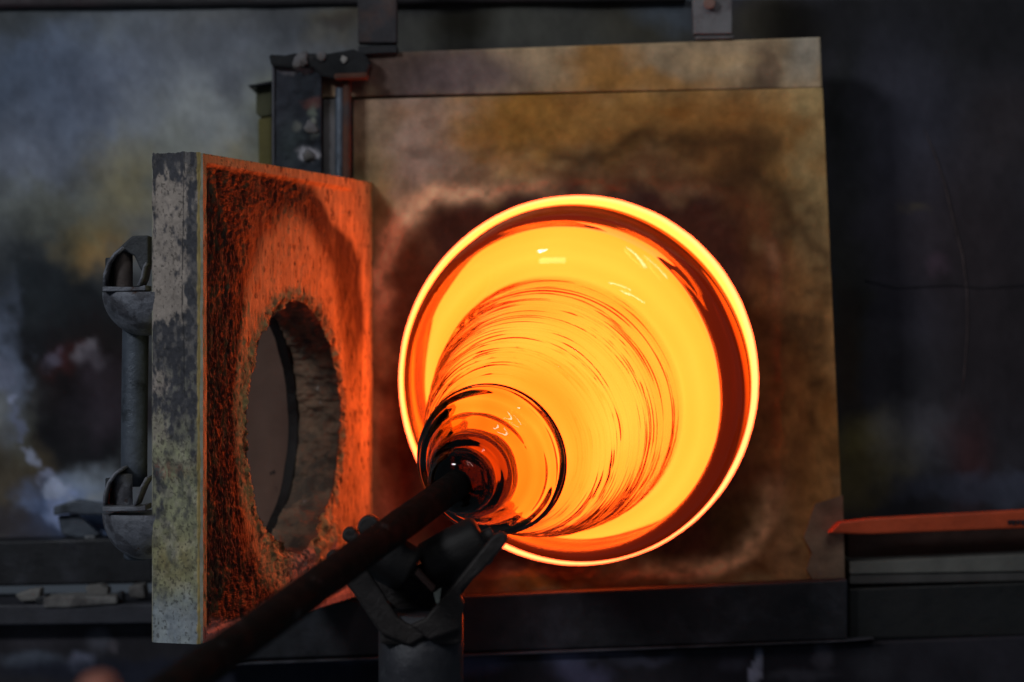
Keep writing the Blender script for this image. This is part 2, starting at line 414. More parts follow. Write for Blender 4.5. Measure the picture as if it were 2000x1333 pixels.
under(prism('shelf_block', ((1570, 1050), (1592, 985), (1646, 968), (1650, 1130), (1590, 1138), (1575, 1112), (1586, 1080)), -.004, .05,
            mat('crusted_block', (.36, .24, .16), rough=.9, bump=1, bscale=30, var=.5, vscale=14, col3=(.26, .24, .24), c3scale=22, c3lo=.6, c3hi=.66), bev=0))
angle = under(prism('angle_bar', ((1660, 1098), (2300, 1070), (2300, 1112), (1660, 1122)), .0, .12, M['grey'], bev=.002))
under(prism('angle_bar', ((1660, 1123), (2300, 1113), (2300, 1130), (1660, 1142)), .004, .12, mat('angle_shade', (.075, .072, .07), rough=.8, bump=.3, var=.3), bev=.002))
under(prism('slot_back', ((1656, 1040), (2300, 1020), (2300, 1074), (1656, 1096)), .06, .05, mat('slot_rust', (.035, .012, .008), rough=.8, bump=.5, var=.4), bev=.002))

red_bar = prism('red_bar', ((1618, 1042), (1640, 1020), (1700, 1013), (2300, 980), (2300, 1018), (2004, 1032), (1700, 1044)), -.03, .022, M['red'], bev=.003)
tag(red_bar, 'thin bright red painted steel bar sticking out at the right of the furnace', 'bar')
for i, x in enumerate((1968, 1976, 1985, 1994)):
    o = prism('weld_bead', ((x, 1017), (x + 8, 1016), (x + 7, 1024 + 3 * (i % 2)), (x + 2, 1026)), -.033, .006, M['dark'], parent=red_bar, bev=.001)

# ------------------------------------------------------------------ square fired board with the round hole
CX, CY = 1130.0, 743.0
def polar_slab(name, outer, hole, th, mapping, colour, height, NA, NR, material, power=1.0):
    """slab between an outer polygon and a hole; mapping(u, v, h)->xyz, h = height toward the viewer's side"""
    cu, cv = hole['c']
    angs = list(np.linspace(-math.pi, math.pi, NA, endpoint=False))
    for (a, b) in outer: angs.append(math.atan2(b - cv, a - cu))
    angs = np.array(sorted(set(np.round(angs, 6)))); n = len(angs)
    ca, sa = np.cos(angs), np.sin(angs)
    R = np.full(n, 1e9)
    m = len(outer)
    for i in range(m):
        (x1, y1), (x2, y2) = outer[i], outer[(i + 1) % m]
        ex, ey = x2 - x1, y2 - y1
        den = ca * ey - sa * ex
        with np.errstate(divide='ignore', invalid='ignore'):
            t = ((x1 - cu) * ey - (y1 - cv) * ex) / den
            s = ((x1 - cu) * sa - (y1 - cv) * ca) / den
        ok = (t > 0) & (s > -1e-4) & (s < 1 + 1e-4) & np.isfinite(t)
        R = np.where(ok & (t < R), t, R)
    r0 = hole['r'](angs)
    T = (np.linspace(0, 1, NR)) ** power
    RR = r0[:, None] * (1 - T) + R[:, None] * T
    U = cu + RR * ca[:, None]; Vv = cv + RR * sa[:, None]
    hgt = height(U, Vv)
    V = mapping(U, Vv, hgt).reshape(-1, 3)
    base = n * NR
    # hole wall rings and back ring
    NW = hole.get('nw', 6)
    ring = []
    for k in range(1, NW + 1):
        w = k / NW
        rr = r0 + hole.get('taper', 0) * w + hole.get('rough', 0) * (fbm(np.cos(angs) * 14, np.sin(angs) * 14, w * 5, 4) + .5 * fbm(np.cos(angs) * 3, np.sin(angs) * 3, w * 1.5, 2)) * min(1, w * 6)
        ring.append(mapping(cu + rr * ca, cv + rr * sa, -th * w + 0 * rr))
    ring = np.stack(ring, 1)       # n, NW, 3
    back = mapping(cu + R * ca, cv + R * sa, -th + 0 * R)
    front_edge = V.reshape(n, NR, 3)[:, -1]
    V = np.concatenate([V, ring.reshape(-1, 3), back])
    F_ = []; mi = []
    for i in range(n):
        j = (i + 1) % n
        for k in range(NR - 1):
            F_.append((i * NR + k, i * NR + k + 1, j * NR + k + 1, j * NR + k)); mi.append(0)
        prev_i, prev_j = i * NR, j * NR
        for k in range(NW):
            a, b = base + i * NW + k, base + j * NW + k
            F_.append((prev_i, prev_j, b, a)); mi.append(1); prev_i, prev_j = a, b
        bi, bj = base + n * NW + i, base + n * NW + j
        F_.append((prev_i, prev_j, bj, bi)); mi.append(0)
        F_.append((i * NR + NR - 1, bi, bj, j * NR + NR - 1)); mi.append(2)
    me = mesh_from(name, V, F_)
    col = colour(U, Vv).reshape(-1, 3)
    c_hole = colour(cu + r0 * ca, cv + r0 * sa); c_back = colour(cu + R * ca, cv + R * sa)
    set_col(me, np.concatenate([col, np.repeat(c_hole, NW, axis=0), c_back]))
    o = new_obj(name, me, material)
    me.polygons.foreach_set('material_index', mi)
    me.polygons.foreach_set('use_smooth', [k != 2 for k in mi])
    bm = bmesh.new(); bm.from_mesh(me); bmesh.ops.recalc_face_normals(bm, faces=bm.faces); bm.to_mesh(me); bm.free()
    for e in me.edges: pass
    return o

def sq(px, py, cx, cy_, rx, ry, p=5):
    return (np.abs((px - cx) / rx) ** p + np.abs((py - cy_) / ry) ** p) ** (1 / p)

def board_height(U, V):
    w = U + 9 * fbm(U / 60, V / 60, 1.1, 3); v = V + 9 * fbm(U / 60, V / 60, 8.1, 3)
    s = sq(w, v, 1130, 742, 385, 375, 5)
    h = -.003 * (1 - sstep(.94, 1.06, s))                       # shallow rounded square recess
    h = h + .0005 * np.exp(-((s - 1.03) / .022) ** 2) * (.5 + .8 * fbm(U / 40, V / 40, 4, 3))  # crusted lip
    return h + .0007 * fbm(U / 14, V / 14, 2, 3)

def board_col(U, V):
    col = paint(U, V, (96, 80, 62), [
        (790, 260, 210, 130, (98, 84, 84), .95, .5), (720, 480, 60, 260, (84, 70, 50), .8, .6), (1010, 250, 110, 90, (104, 74, 30), .85, .7),
        (1200, 230, 260, 70, (96, 68, 34), .8, .7), (1430, 300, 110, 110, (96, 64, 34), .8, .7), (1545, 420, 60, 260, (100, 74, 44), .7, .7),
        (1590, 300, 40, 300, (106, 92, 70), .8, .6), (1560, 800, 90, 260, (92, 58, 30), .8, .7), (1600, 850, 36, 200, (104, 76, 48), .7, .7),
        (1450, 400, 50, 70, (46, 28, 16), .7, .7), (1500, 560, 24, 120, (84, 44, 18), .7, .7), (1490, 800, 30, 140, (70, 40, 18), .7, .7),
        (1480, 1090, 90, 46, (60, 36, 20), .9, .6), (1380, 1095, 90, 16, (120, 92, 72), .8, .6), (1180, 1120, 240, 26, (80, 46, 20), .85, .6), (1040, 1130, 90, 24, (96, 58, 20), .8, .6),
        (960, 1085, 60, 36, (112, 84, 72), .9, .5), (1010, 1105, 30, 16, (50, 30, 26), .8, .5), (930, 1135, 60, 26, (110, 84, 52), .7, .6), (1540, 1100, 40, 40, (112, 84, 64), .7, .7), (760, 1050, 60, 80, (90, 66, 58), .8, .6),
    ], warp=30, wscale=80, seed=2)
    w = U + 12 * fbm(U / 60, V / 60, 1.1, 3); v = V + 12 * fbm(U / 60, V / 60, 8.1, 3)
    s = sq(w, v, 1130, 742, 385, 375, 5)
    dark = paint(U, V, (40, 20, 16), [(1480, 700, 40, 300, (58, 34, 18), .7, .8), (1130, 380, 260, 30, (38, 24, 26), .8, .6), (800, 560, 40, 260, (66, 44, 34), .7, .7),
                                       (1440, 1020, 60, 60, (40, 26, 14), .8, .7), (800, 980, 50, 60, (64, 40, 32), .7, .7)], warp=20, seed=6)  # scorch round the hole, with the ring's maroon glow mixed into the colour
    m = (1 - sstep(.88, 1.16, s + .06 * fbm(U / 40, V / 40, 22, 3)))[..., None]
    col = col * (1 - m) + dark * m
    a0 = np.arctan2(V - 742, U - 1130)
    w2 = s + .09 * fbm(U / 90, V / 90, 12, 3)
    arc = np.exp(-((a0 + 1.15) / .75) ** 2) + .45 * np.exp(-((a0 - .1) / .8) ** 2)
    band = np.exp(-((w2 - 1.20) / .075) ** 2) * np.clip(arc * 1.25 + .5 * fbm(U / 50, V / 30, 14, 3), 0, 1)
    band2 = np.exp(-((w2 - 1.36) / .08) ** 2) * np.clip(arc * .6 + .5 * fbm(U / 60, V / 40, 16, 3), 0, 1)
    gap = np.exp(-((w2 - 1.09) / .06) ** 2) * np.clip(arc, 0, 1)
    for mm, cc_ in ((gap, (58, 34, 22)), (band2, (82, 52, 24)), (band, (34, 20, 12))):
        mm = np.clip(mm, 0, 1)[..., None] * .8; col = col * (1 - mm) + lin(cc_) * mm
    # cream crust along the recess lip, strongest upper left and lower right
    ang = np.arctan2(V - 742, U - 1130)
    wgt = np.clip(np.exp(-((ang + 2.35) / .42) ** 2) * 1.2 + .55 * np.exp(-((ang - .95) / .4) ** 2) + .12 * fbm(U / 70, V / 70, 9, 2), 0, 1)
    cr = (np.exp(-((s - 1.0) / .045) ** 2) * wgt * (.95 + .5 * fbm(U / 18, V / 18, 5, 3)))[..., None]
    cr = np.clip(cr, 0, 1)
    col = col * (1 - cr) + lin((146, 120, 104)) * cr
    return col * np.array([1.08, 1.0, .76])

def board_map(y0):
    def f(U, V, h):
        d = D0 + y0
        return np.stack([(U - 1000) / F * d, y0 - h + 0 * U, H - (V - 666.5) / F * d], -1)
    return f
hole = {'c': (CX, CY), 'r': lambda a: 1 / np.sqrt((np.cos(a) / 351) ** 2 + (np.sin(a) / 361) ** 2) + .4 * fbm(a * 9, a * 0, 0, 2)}
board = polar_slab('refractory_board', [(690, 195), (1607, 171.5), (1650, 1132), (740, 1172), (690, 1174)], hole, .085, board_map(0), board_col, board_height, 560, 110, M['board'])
board.data.materials.append(M['collar']); board.data.materials.append(M['board'])
board['label'] = 'square fired refractory board scorched brown and tinted with maroon glow round the opening'
under(board)
# material index 1 = the glowing hole wall
strip = sheet('refractory_board', 560, 1605, 75, 190, .0, 6, (104, 88, 68), [
    (760, 140, 200, 60, (44, 34, 32), .9, .6), (900, 150, 120, 50, (62, 52, 52), .8, .7), (1180, 130, 60, 60, (98, 66, 28), .85, .7), (1250, 175, 160, 26, (100, 68, 30), .8, .7),
    (1490, 150, 30, 60, (60, 46, 36), .8, .7), (1570, 100, 40, 60, (104, 98, 88), .8, .6), (640, 130, 80, 40, (22, 20, 22), .95, .5), (690, 160, 50, 30, (60, 40, 34), .7, .6), (1400, 120, 60, 20, (112, 92, 66), .7, .7),
    ], M['board'], warp=20, th=.08, seed=3, corners=((560, 110), (1602, 73), (1606, 171.2), (560, 191.5)))
strip['label'] = 'long top refractory board running from black to tan'
under(strip)

# chamber behind: cylinder wall and back
def revolve(name, prof, cx, cz, mat_, n=64, flip=False):
    V = []; Fc = []
    for (yy, r) in prof:
        for k in range(n):
            a = 2 * math.pi * k / n; V.append((cx + r * math.cos(a), yy, cz + r * math.sin(a)))
    for i in range(len(prof) - 1):
        for k in range(n):
            q = (i * n + k, i * n + (k + 1) % n, (i + 1) * n + (k + 1) % n, (i + 1) * n + k)
            Fc.append(q[::-1] if flip else q)
    me = mesh_from(name, V, Fc); return new_obj(name, me, mat_, None, True)
c0 = P(CX, CY, 0)
chamber = revolve('firing_chamber', [(.082, .275), (.12, .31), (.5, .31), (.62, .27), (.68, .15), (.70, .001)], c0.x, c0.z, M['chamber'], 40)
under(chamber)
shell = revolve('chamber_shell', [(.06, .34), (.1, .37), (.74, .37), (.76, .001)], c0.x, c0.z, M['dark'], 40, True)
under(shell)

# ------------------------------------------------------------------ left column, pipe, hinges, straps
under(sheet('side_column', 534, 628, 126, 700, -.02, 3, (22, 24, 28), [
    (600, 125, 30, 12, (96, 90, 90), .9, .4), (560, 135, 18, 8, (74, 70, 72), .8, .5), (610, 252, 12, 16, (78, 80, 74), .9, .5), (580, 246, 9, 8, (64, 64, 60), .8, .5), (604, 300, 20, 12, (92, 90, 94), .9, .4),
    (612, 218, 10, 14, (58, 62, 56), .8, .5), (608, 200, 16, 10, (54, 34, 32), .8, .6), (600, 270, 24, 12, (14, 16, 18), .8, .5), (560, 270, 22, 40, (34, 40, 40), .6, .7), (545, 200, 30, 80, (30, 31, 36), .6, .7)], M['board'], warp=9, wscale=18, seed=5, th=.12,
    relief=lambda a, b: -.003 * np.clip(fbm(a / 16, b / 16, 3, 3), 0, 1)))
under(prism('column_edge', ((531, 128), (536, 128), (536, 700), (531, 700)), -.024, .1, mat('bare_edge', (.09, .09, .11), rough=.5, bump=.3), bev=.001))
under(prism('column_cap', ((524, 106), (556, 108), (574, 104), (640, 105), (690, 96), (716, 108), (726, 126), (714, 150), (668, 158), (630, 150), (612, 134), (586, 130), (572, 134), (530, 130)), -.035, .08, M['crust'], bev=.004))
for (a, b, r) in ((590, 119, .010), (580, 124, .008), (604, 250, .008), (600, 303, .009), (672, 116, .006), (626, 108, .006)):
    o = bpy.data.meshes.new('slag_lump'); bm = bmesh.new(); bmesh.ops.create_icosphere(bm, subdivisions=3, radius=r)
    for v in bm.verts: v.co *= 1 + .6 * float(fbm(v.co.x * 120, v.co.y * 120, v.co.z * 120 + a, 3)); v.co.y *= .5
    bm.to_mesh(o); bm.free()
    ob = new_obj('slag_lump', o, None, None, True); o.materials.append(M['pale'] if a != 672 else mat('bright_slag', (.36, .34, .32), rough=.7, bump=.5))
    ob.location = P(a, b, -.022 if b > 160 else -.037); bpy.context.view_layer.update(); under(ob)
under(prism('pale_filler', ((631, 194), (660, 194), (660, 700), (631, 700)), -.004, .06, M['pale'], bev=.002))
under(cyl('vertical_rod', P(664, 172, -.025), P(662, 700, -.025), .0065, M['blue']))
under(cyl('vertical_rod', P(678, 158, -.028), P(676, 700, -.028), .0062, M['rust']))
under(prism('rod_cap', ((652, 144), (718, 141), (718, 153), (652, 156)), -.05, .03, M['rust'], bev=.003))
under(prism('mauve_plate', ((440, 560), (626, 560), (632, 1110), (440, 1110)), -.035, .05, M['mauve'], bev=.003))
under(prism('yellow_block', ((500, 168), (532, 164), (532, 226), (508, 230), (500, 222)), .05, .08, mat('olive_brick', (.10, .10, .055), rough=.9, bump=.5), bev=.003))
under(prism('yellow_block', ((504, 232), (532, 228), (532, 420), (506, 420)), .05, .08, M['yellow'], bev=.003))
under(prism('thin_bracket', ((484, 167), (530, 158), (530, 163), (486, 170)), .03, .1, M['dark'], bev=.0006))
st = under(prism('hanging_strap', ((697, -120), (775, -120), (775, 84), (699, 84)), -.01, .03, mat('dark_strap', (.045, .043, .05), rough=.7, bump=.5, var=.5, vscale=14, col2=(.08, .05, .045), c2scale=12), bev=.002))
under(prism('strap_foot', ((699, 90), (776, 88), (776, 104), (699, 108)), -.012, .04, M['dark'], bev=.002))
st = under(prism('hanging_strap', ((1350, -120), (1432, -120), (1430, 66), (1355, 67)), -.01, .025, mat('light_strap', (.26, .25, .26), rough=.7, bump=.4, var=.25, col2=(.16, .14, .15), c2scale=16), bev=.002))
under(prism('strap_foot', ((1358, 70), (1434, 69), (1434, 76), (1358, 78)), -.006, .03, M['pale'], bev=.002))
b_ = under(cyl('bolt_head', P(1386, 6, -.022), P(1386, 6, -.004), .0085, mat('copper_bolt', (.36, .22, .18), rough=.6, bump=.3), n=20))

# ------------------------------------------------------------------ the open door
FAR = Vector((-.197, -.0, 0)); DU = Vector((-.289, -.957, 0)).normalized(); DN = Vector((.957, -.289, 0)).normalized()
LEN = .592; ZT, ZB = H + .2215, H - .3565; TH = .062
def door_pt(u, z, h):   # u along the door from the furnace, z height, h out of the inner face
    return FAR + DU * u + Vector((0, 0, z)) + DN * h
def door_map(U, V, h):
    U = np.asarray(U); V = np.asarray(V); h = h + 0 * U
    return np.stack([FAR.x + DU.x * U + DN.x * h, FAR.y + DU.y * U + DN.y * h, V], -1)
HC = (.288, H - .112)
def hole_r(a):
    a = np.asarray(a)
    r = .163 + .0035 * fbm(np.cos(a) * 3.2, np.sin(a) * 3.2, 1, 4) + .0012 * fbm(np.cos(a) * 22, np.sin(a) * 22, 1, 3)
    return r - .012 * np.exp(-((a + 2.2) / .25) ** 2) - .008 * np.exp(-((a + 1.2) / .2) ** 2)   # broken lumps at the bottom
def door_d(U, V):
    return np.sqrt((U - HC[0]) ** 2 + (V - HC[1]) ** 2)
def door_h(U, V):
    st = fbm(U * 300, V * 110, 3, 4)
    crumb = fbm(U * 420, V * 260, 9, 3)
    d = door_d(U, V)
    ue = np.minimum(np.minimum(LEN - U, U), np.minimum(ZT - V, V - ZB))
    rimlift = .004 * (1 - sstep(.010, .016, ue)) * sstep(.06, .12, U)
    # rough eroded zones: free edge side, top, round the hole
    rough = np.clip(sstep(.40, .53, U) + .9 * sstep(H + .12, H + .20, V) * sstep(.16, .3, U) + 1.1 * (1 - sstep(.165, .20, d)) + .9 * (1 - sstep(H - .30, H - .24, V)), 0.12, 1.3)
    rough = rough * sstep(.008, .02, ue)
    h = rimlift + rough * (.0014 * st + .0014 * crumb) + .0004 * fbm(U * 60, V * 60, 2, 3)
    pits = fbm(U * 190, V * 90, 13, 2)
    h = h - .0022 * sstep(.55, .8, pits) * (.35 + .65 * rough)
    h = h - .0035 * rough * (1 - sstep(0, .3, np.abs(ue - .03) / .1)) * 0
    h = h + .0032 * np.exp(-((d - .173) / .007) ** 2) * np.clip(.4 + fbm(U * 130, V * 100, 61, 3), 0, 1.3)
    # chips along the hole edge
    h = h - .006 * (1 - sstep(.163, .176, d)) * np.clip(.3 + fbm(U * 70, V * 70, 21, 3), 0, 1.2)
    low = np.exp(-(((V - (H - .265)) / .035) ** 2 + ((U - .2) / .10) ** 2))
    h = h + low * (.006 * fbm(U * 90, V * 60, 31, 3) + .004)
    return h
def door_col(U, V):
    x = U + .012 * fbm(U * 14, V * 14, 3, 3); z = V - H + .012 * fbm(U * 14, V * 14, 8, 3)
    base = np.array([.64, .55, .24]); soot = np.array([.030, .014, .010]); tan = np.array([.56, .45, .17]); ash = np.array([.62, .60, .58])
    # clean oval: taller than the hole
    oval = np.sqrt(((x - .30) / .185) ** 2 + ((z + .085) / .245) ** 2)
    m_out = sstep(.93, 1.10, oval)                                # 1 = outside the oval
    # outer clean border at far side / top right corner
    far_clean = 1 - sstep(.030, .055, x + .10 * np.clip(.1 - z, -.1, .2) * 0)
    corner = sstep(0, .018, z - (.098 + .40 * x)) * (1 - sstep(.27, .36, x))
    clean = np.clip(np.maximum(far_clean, corner), 0, 1)
    soft = .5 + .5 * sstep(.30, .42, x)
    upper = .25 + .75 * sstep(-.12, .02, z)
    s = m_out * (1 - clean)
    s = s * np.where(x > .33, 1.0, upper)
    s = np.clip(s * (.97 + .18 * fbm(U * 120, V * 50, 6, 3)), 0, 1)
    ue = np.minimum(np.minimum(LEN - U, U * 3), np.minimum(ZT - V, V - ZB))
    rimc = 1 - sstep(.010, .016, ue + .002 * fbm(U * 80, V * 80, 2, 2))
    s = s * (1 - rimc)
    c = base * (1 - s[..., None]) + soot * s[..., None]
    tn = sstep(-.2, .5, fbm(U * 22, V * 16, 5, 4))[..., None] * .5
    c = c * (1 - tn) + c * (tan / base) * tn
    # grey-cream unburnt patches at the bottom
    bt = (1 - sstep(-.30, -.265, z + .03 * fbm(U * 20, V * 20, 4, 2))) * (1 - sstep(.28, .36, x))
    bt2 = (1 - sstep(-.342, -.33, z + .008 * fbm(U * 40, V * 30, 4, 3)))
    b = np.clip(bt * .8 + bt2, 0, 1)[..., None]
    c = c * (1 - b) + ash * .55 * b
    speck = sstep(.62, .8, fbm(U * 210, V * 90, 41, 2))[..., None] * .7
    c = c * (1 - speck) + soot * speck
    bk = sstep(.35, .6, fbm(U * 110, V * 60, 51, 3))[..., None] * (1 - sstep(.15, .21, door_d(U, V)))[..., None]
    c = c * (1 - .8 * bk) + soot * .8 * bk
    return c
door_hole = {'c': HC, 'r': hole_r, 'rough': .004, 'taper': .0, 'nw': 26}
door = polar_slab('door', [(0, ZT + .003), (LEN, ZT), (LEN, ZB), (0, ZB + .003)], door_hole, TH, door_map, door_col, door_h, 900, 230, M['clay'], power=.85)
backing = polar_slab('backing_ring', [(.05, H + .13), (.53, H + .13), (.53, H - .34), (.05, H - .34)], {'c': HC, 'r': lambda a: .161 + .003 * fbm(np.cos(a) * 5, np.sin(a) * 5, 6, 3)}, .014,
                     lambda U, V, h: door_map(U, V, h - TH - .0015), lambda U, V: np.tile(lin((26, 20, 18)), np.shape(U) + (1,)), lambda U, V: 0 * U, 160, 4, M['clay'])
backing.parent = door
M['bore'] = mat('brown_bore_clay', (.22, .135, .085), rough=.9, bump=.9, bscale=60, var=.4, vscale=30, col2=(.10, .07, .05), c2scale=20, col3=(.3, .27, .25), c3scale=50, c3lo=.64, c3hi=.68)
door.data.materials.append(M['bore']); door.data.materials.append(mat('door_side_clay', (.34, .33, .26), rough=.8, bump=.8, bscale=80, var=.4, vscale=50))
door['label'] = 'thick square refractory door swung open, lit orange, with a ragged round hole'
under(door)

# free edge face: stained sheet 2.5 mm proud, in door space
def edge_sheet():
    nu, nv = 70, 640
    A, B = np.meshgrid(np.linspace(0, 1, nu), np.linspace(0, 1, nv))
    px = 286 + A * 100; py = 300 + B * 952
    h = .001 - (TH + .001) * (1 - A)
    n1 = fbm(px / 26, py / 40, 3, 5)
    off = LEN + .0025 + .0010 * n1 + .0006 * fbm(px / 6, py / 9, 3, 3)
    off = off - .003 * (1 - sstep(0, .05, A)) - .003 * sstep(.95, 1, A)
    z = ZT + .001 + (ZB - ZT - .002) * B
    z = z + .0015 * fbm(px / 9, 3.1, 0, 3) * (1 - sstep(0, .01, B))
    V = np.stack([FAR.x + DU.x * off + DN.x * h, FAR.y + DU.y * off + DN.y * h, z], -1).reshape(-1, 3)
    idx = np.arange(nu * nv).reshape(nv, nu)
    f = np.stack([idx[:-1, :-1], idx[1:, :-1], idx[1:, 1:], idx[:-1, 1:]], -1).reshape(-1, 4)
    me = mesh_from('edge_crust', V, f.tolist())
    bm = bmesh.new(); bm.from_mesh(me); bmesh.ops.recalc_face_normals(bm, faces=bm.faces); bm.to_mesh(me); bm.free()
    dark = lin((36, 36, 40)); cream = lin((100, 92, 86)); olive = lin((92, 92, 72)); yell = lin((104, 92, 52)); bluec = lin((92, 98, 104))
    col = np.tile(dark, A.shape + (1,))
    def lay(m, c):
        nonlocal col
        m = np.clip(m, 0, 1)[..., None]; col = col * (1 - m) + c * m
    n2 = fbm(px / 30, py / 55, 11, 5); n3 = fbm(px / 7, py / 14, 15, 4); n4 = fbm(px / 3.5, py / 5, 19, 3)
    lay(.75 * sstep(-.35, .45, n3 + .6 * n2), lin((66, 63, 62)))
    cover = .55 * n2 + .35 * n3 + .15 * n4
    up = (1 - sstep(.30, .38, B)) * (1 - sstep(.62, .85, A + .1 * n2)) * sstep(.0, .1, B) + .5 * np.exp(-((B - .08) / .05) ** 2) * (A > .1)
    blob1 = np.exp(-(((A - .2) / .33) ** 2 + ((B - .30) / .055) ** 2)); blob2 = np.exp(-(((A - .15) / .3) ** 2 + ((B - .47) / .03) ** 2)); blob3 = np.exp(-(((A - .1) / .35) ** 2 + ((B - .58) / .05) ** 2))
    lay(.9 * sstep(-.12, .55, cover + .25 * n3 + 1.0 * (up + 1.3 * blob1 + 1.2 * blob2 + 1.1 * blob3 - .55)), cream)
    low = sstep(.50, .74, B + .09 * n2 + .05 * n3)
    lay(low * sstep(-.55, .35, cover + .35 * (B - .7)), olive); lay(low * sstep(.05, .5, fbm(px / 18, py / 24, 71, 4)) * .55, lin((58, 58, 50))); lay(low * sstep(.15, .5, fbm(px / 14, py / 20, 75, 4)) * .5, lin((104, 100, 88)))
    lay(low * np.exp(-(((A - .45) / .4) ** 2 + ((B - .83) / .05) ** 2)) * .55 * sstep(-.5, .3, n2), yell)
    lay(sstep(.88, .95, B + .02 * n2) * .8, bluec)
    lay(np.exp(-((B - .648 - .012 * n3) / .014) ** 2) * (1 - A) * .8 * sstep(-.3, .4, n4 + n2), lin((84, 46, 38)))
    lay(np.exp(-((B - .632 - .006 * n3) / .003) ** 2) * .45 * sstep(-.4, .3, n2), lin((26, 24, 22)))
    lay(.35 * sstep(.3, .55, n3) * sstep(.38, .5, B) * (1 - low), lin((70, 72, 62)))
    lay(sstep(.5, .68, n4 + .35 * n2) * .6, lin((30, 28, 26)))                      # pits and flakes
    lay((np.abs(A - .66 - .03 * fbm(0, py / 60, 2, 3)) < .012) * (B < .5) * .7, lin((24, 24, 26)))
    lay(sstep(.93, .965, A + .012 * fbm(3, py / 12, 2, 3)), lin((112, 98, 62)))     # pale arris
    set_col(me, col.reshape(-1, 3))
    return new_obj('edge_crust', me, M['edge'], None, True)
ec = edge_sheet(); ec.parent = door

# hinge brackets on the outer face
def half_bowl(name, c, r, hgt, m, par):
    V = [];Fc = []; nr, na = 14, 32
    for i in range(nr + 1):
        t = i / nr * math.pi / 2
        for k in range(na):
            a = 2 * math.pi * k / na
            V.append((c.x + r * math.cos(t) * math.cos(a), c.y + r * math.cos(t) * math.sin(a), c.z - hgt * math.sin(t) ** 1.0))
    for i in range(nr):
        for k in range(na):
            Fc.append((i * na + k, i * na + (k + 1) % na, (i + 1) * na + (k + 1) % na, (i + 1) * na + k))
    Fc.append(tuple(range(na)))
    me = mesh_from(name, V, Fc); o = new_obj(name, me, m, par)
    me.polygons.foreach_set('use_smooth', [len(p.vertices) == 4 for p in me.polygons])
    bm = bmesh.new(); bm.from_mesh(me); bmesh.ops.remove_doubles(bm, verts=bm.verts, dist=1e-5); bmesh.ops.recalc_face_normals(bm, faces=bm.faces); bm.to_mesh(me); bm.free()
    return o
YB = -.505      # depth of the brackets
M['cup'] = mat('pitted_bracket_steel', (.22, .23, .27), rough=.55, metal=.2, bump=.8, bscale=80, var=.4, vscale=40, col2=(.11, .11, .13), c2scale=30, c2lo=.5, c2hi=.58, col3=(.10, .05, .035), c3scale=25, c3lo=.62, c3hi=.66)
M['cup2'] = mat('dark_bracket_steel', (.055, .06, .07), rough=.5, metal=.3, bump=.5, bscale=70, var=.4, vscale=30)
for q, (yp, top) in enumerate(((566, True), (996, False))):
    cc = P(284, yp + 6, YB)
    half_bowl('hinge_cup', cc, .0515, .052 if top else .056, M['cup'], door)
    prism('hinge_plate', ((200, yp - 6), (270, yp - 5), (284, yp - 9), (284, yp + 2), (200, yp + 4)), YB - .045, .05, M['cup'], door, bev=.001)
    # curved cheeks
    def cheek(pts, th=.003, yy=YB - .03, dep=.05):
        a = [P(x, z, yy) for x, z in pts]; V = []; Fc = []
        for p in a: V += [p, p + Vector((0, dep, 0))]
        for i in range(len(a) - 1): Fc.append((2 * i, 2 * i + 1, 2 * i + 3, 2 * i + 2))
        me = mesh_from('hinge_cheek', V, Fc); o = new_obj('hinge_cheek', me, M['cup'], door, True)
        s = o.modifiers.new('solid', 'SOLIDIFY'); s.thickness = th; s.offset = 0
    cheek([(203, yp - 8), (204, yp - 30), (211, yp - 52), (224, yp - 70), (240, yp - 82)])
    if top: cheek([(270, yp - 8), (277, yp - 24), (281, yp - 44), (286, yp - 52)])
    else: cheek([(262, yp - 8), (268, yp - 24), (276, yp - 44), (286, yp - 62)])
    cyl('hinge_pin', P(241, yp - 2, YB - .005), P(241 if top else 240, yp - 74 if top else yp - 70, YB - .005), .0113, M['cup'] if not top else mat('brown_pin', (.085, .065, .06), rough=.6, bump=.7, var=.5), door, bev=.002)
    cyl('hinge_barrel', P(222, yp - 4, YB + .02), P(222, yp - 62, YB + .02), .010, M['cup2'], door)
prism('hinge_cap', ((222, 494), (258, 461), (290, 460), (290, 520), (276, 530), (262, 500), (244, 492)), YB - .02, .05, M['cup2'], door, bev=.002)
o = tube('hinge_tube', [P(266, 560, YB + .02), P(265, 640, YB + .02), P(263, 780, YB + .02), P(262, 900, YB + .02), P(262, 950, YB + .02)], .0160, M['blue'], door, n=32)
o = tube('hinge_tube', [P(268, 1050, YB + .02), P(268, 1094, YB + .02)], .0165, M['blue'], door, n=32); bevel(o, .004)

# ------------------------------------------------------------------ glass vessel
AX0 = Vector(P(958, 900, -.50))                       # a point on the axis, s = .15
AD = Vector((.31, .935, .178)).normalized()
AU = AD.cross(Vector((0, 0, 1))).normalized(); AV = AU.cross(AD).normalized()
def spline(pts, x):
    xs = np.array([p[0] for p in pts]); ys = np.array([p[1] for p in pts]); m = np.gradient(ys, xs)
    # monotone-ish slopes
    dx = np.diff(xs); dl = np.diff(ys) / dx
    m[0] = dl[0]; m[-1] = dl[-1]
    for i in range(1, len(xs) - 1):
        m[i] = 0 if dl[i - 1] * dl[i] <= 0 else 2 * dl[i - 1] * dl[i] / (dl[i - 1] + dl[i])
    i = np.clip(np.searchsorted(xs, x) - 1, 0, len(xs) - 2)
    h = xs[i + 1] - xs[i]; t = (x - xs[i]) / h
    return (2 * t ** 3 - 3 * t ** 2 + 1) * ys[i] + (t ** 3 - 2 * t ** 2 + t) * h * m[i] + (-2 * t ** 3 + 3 * t ** 2) * ys[i + 1] + (t ** 3 - t ** 2) * h * m[i + 1]

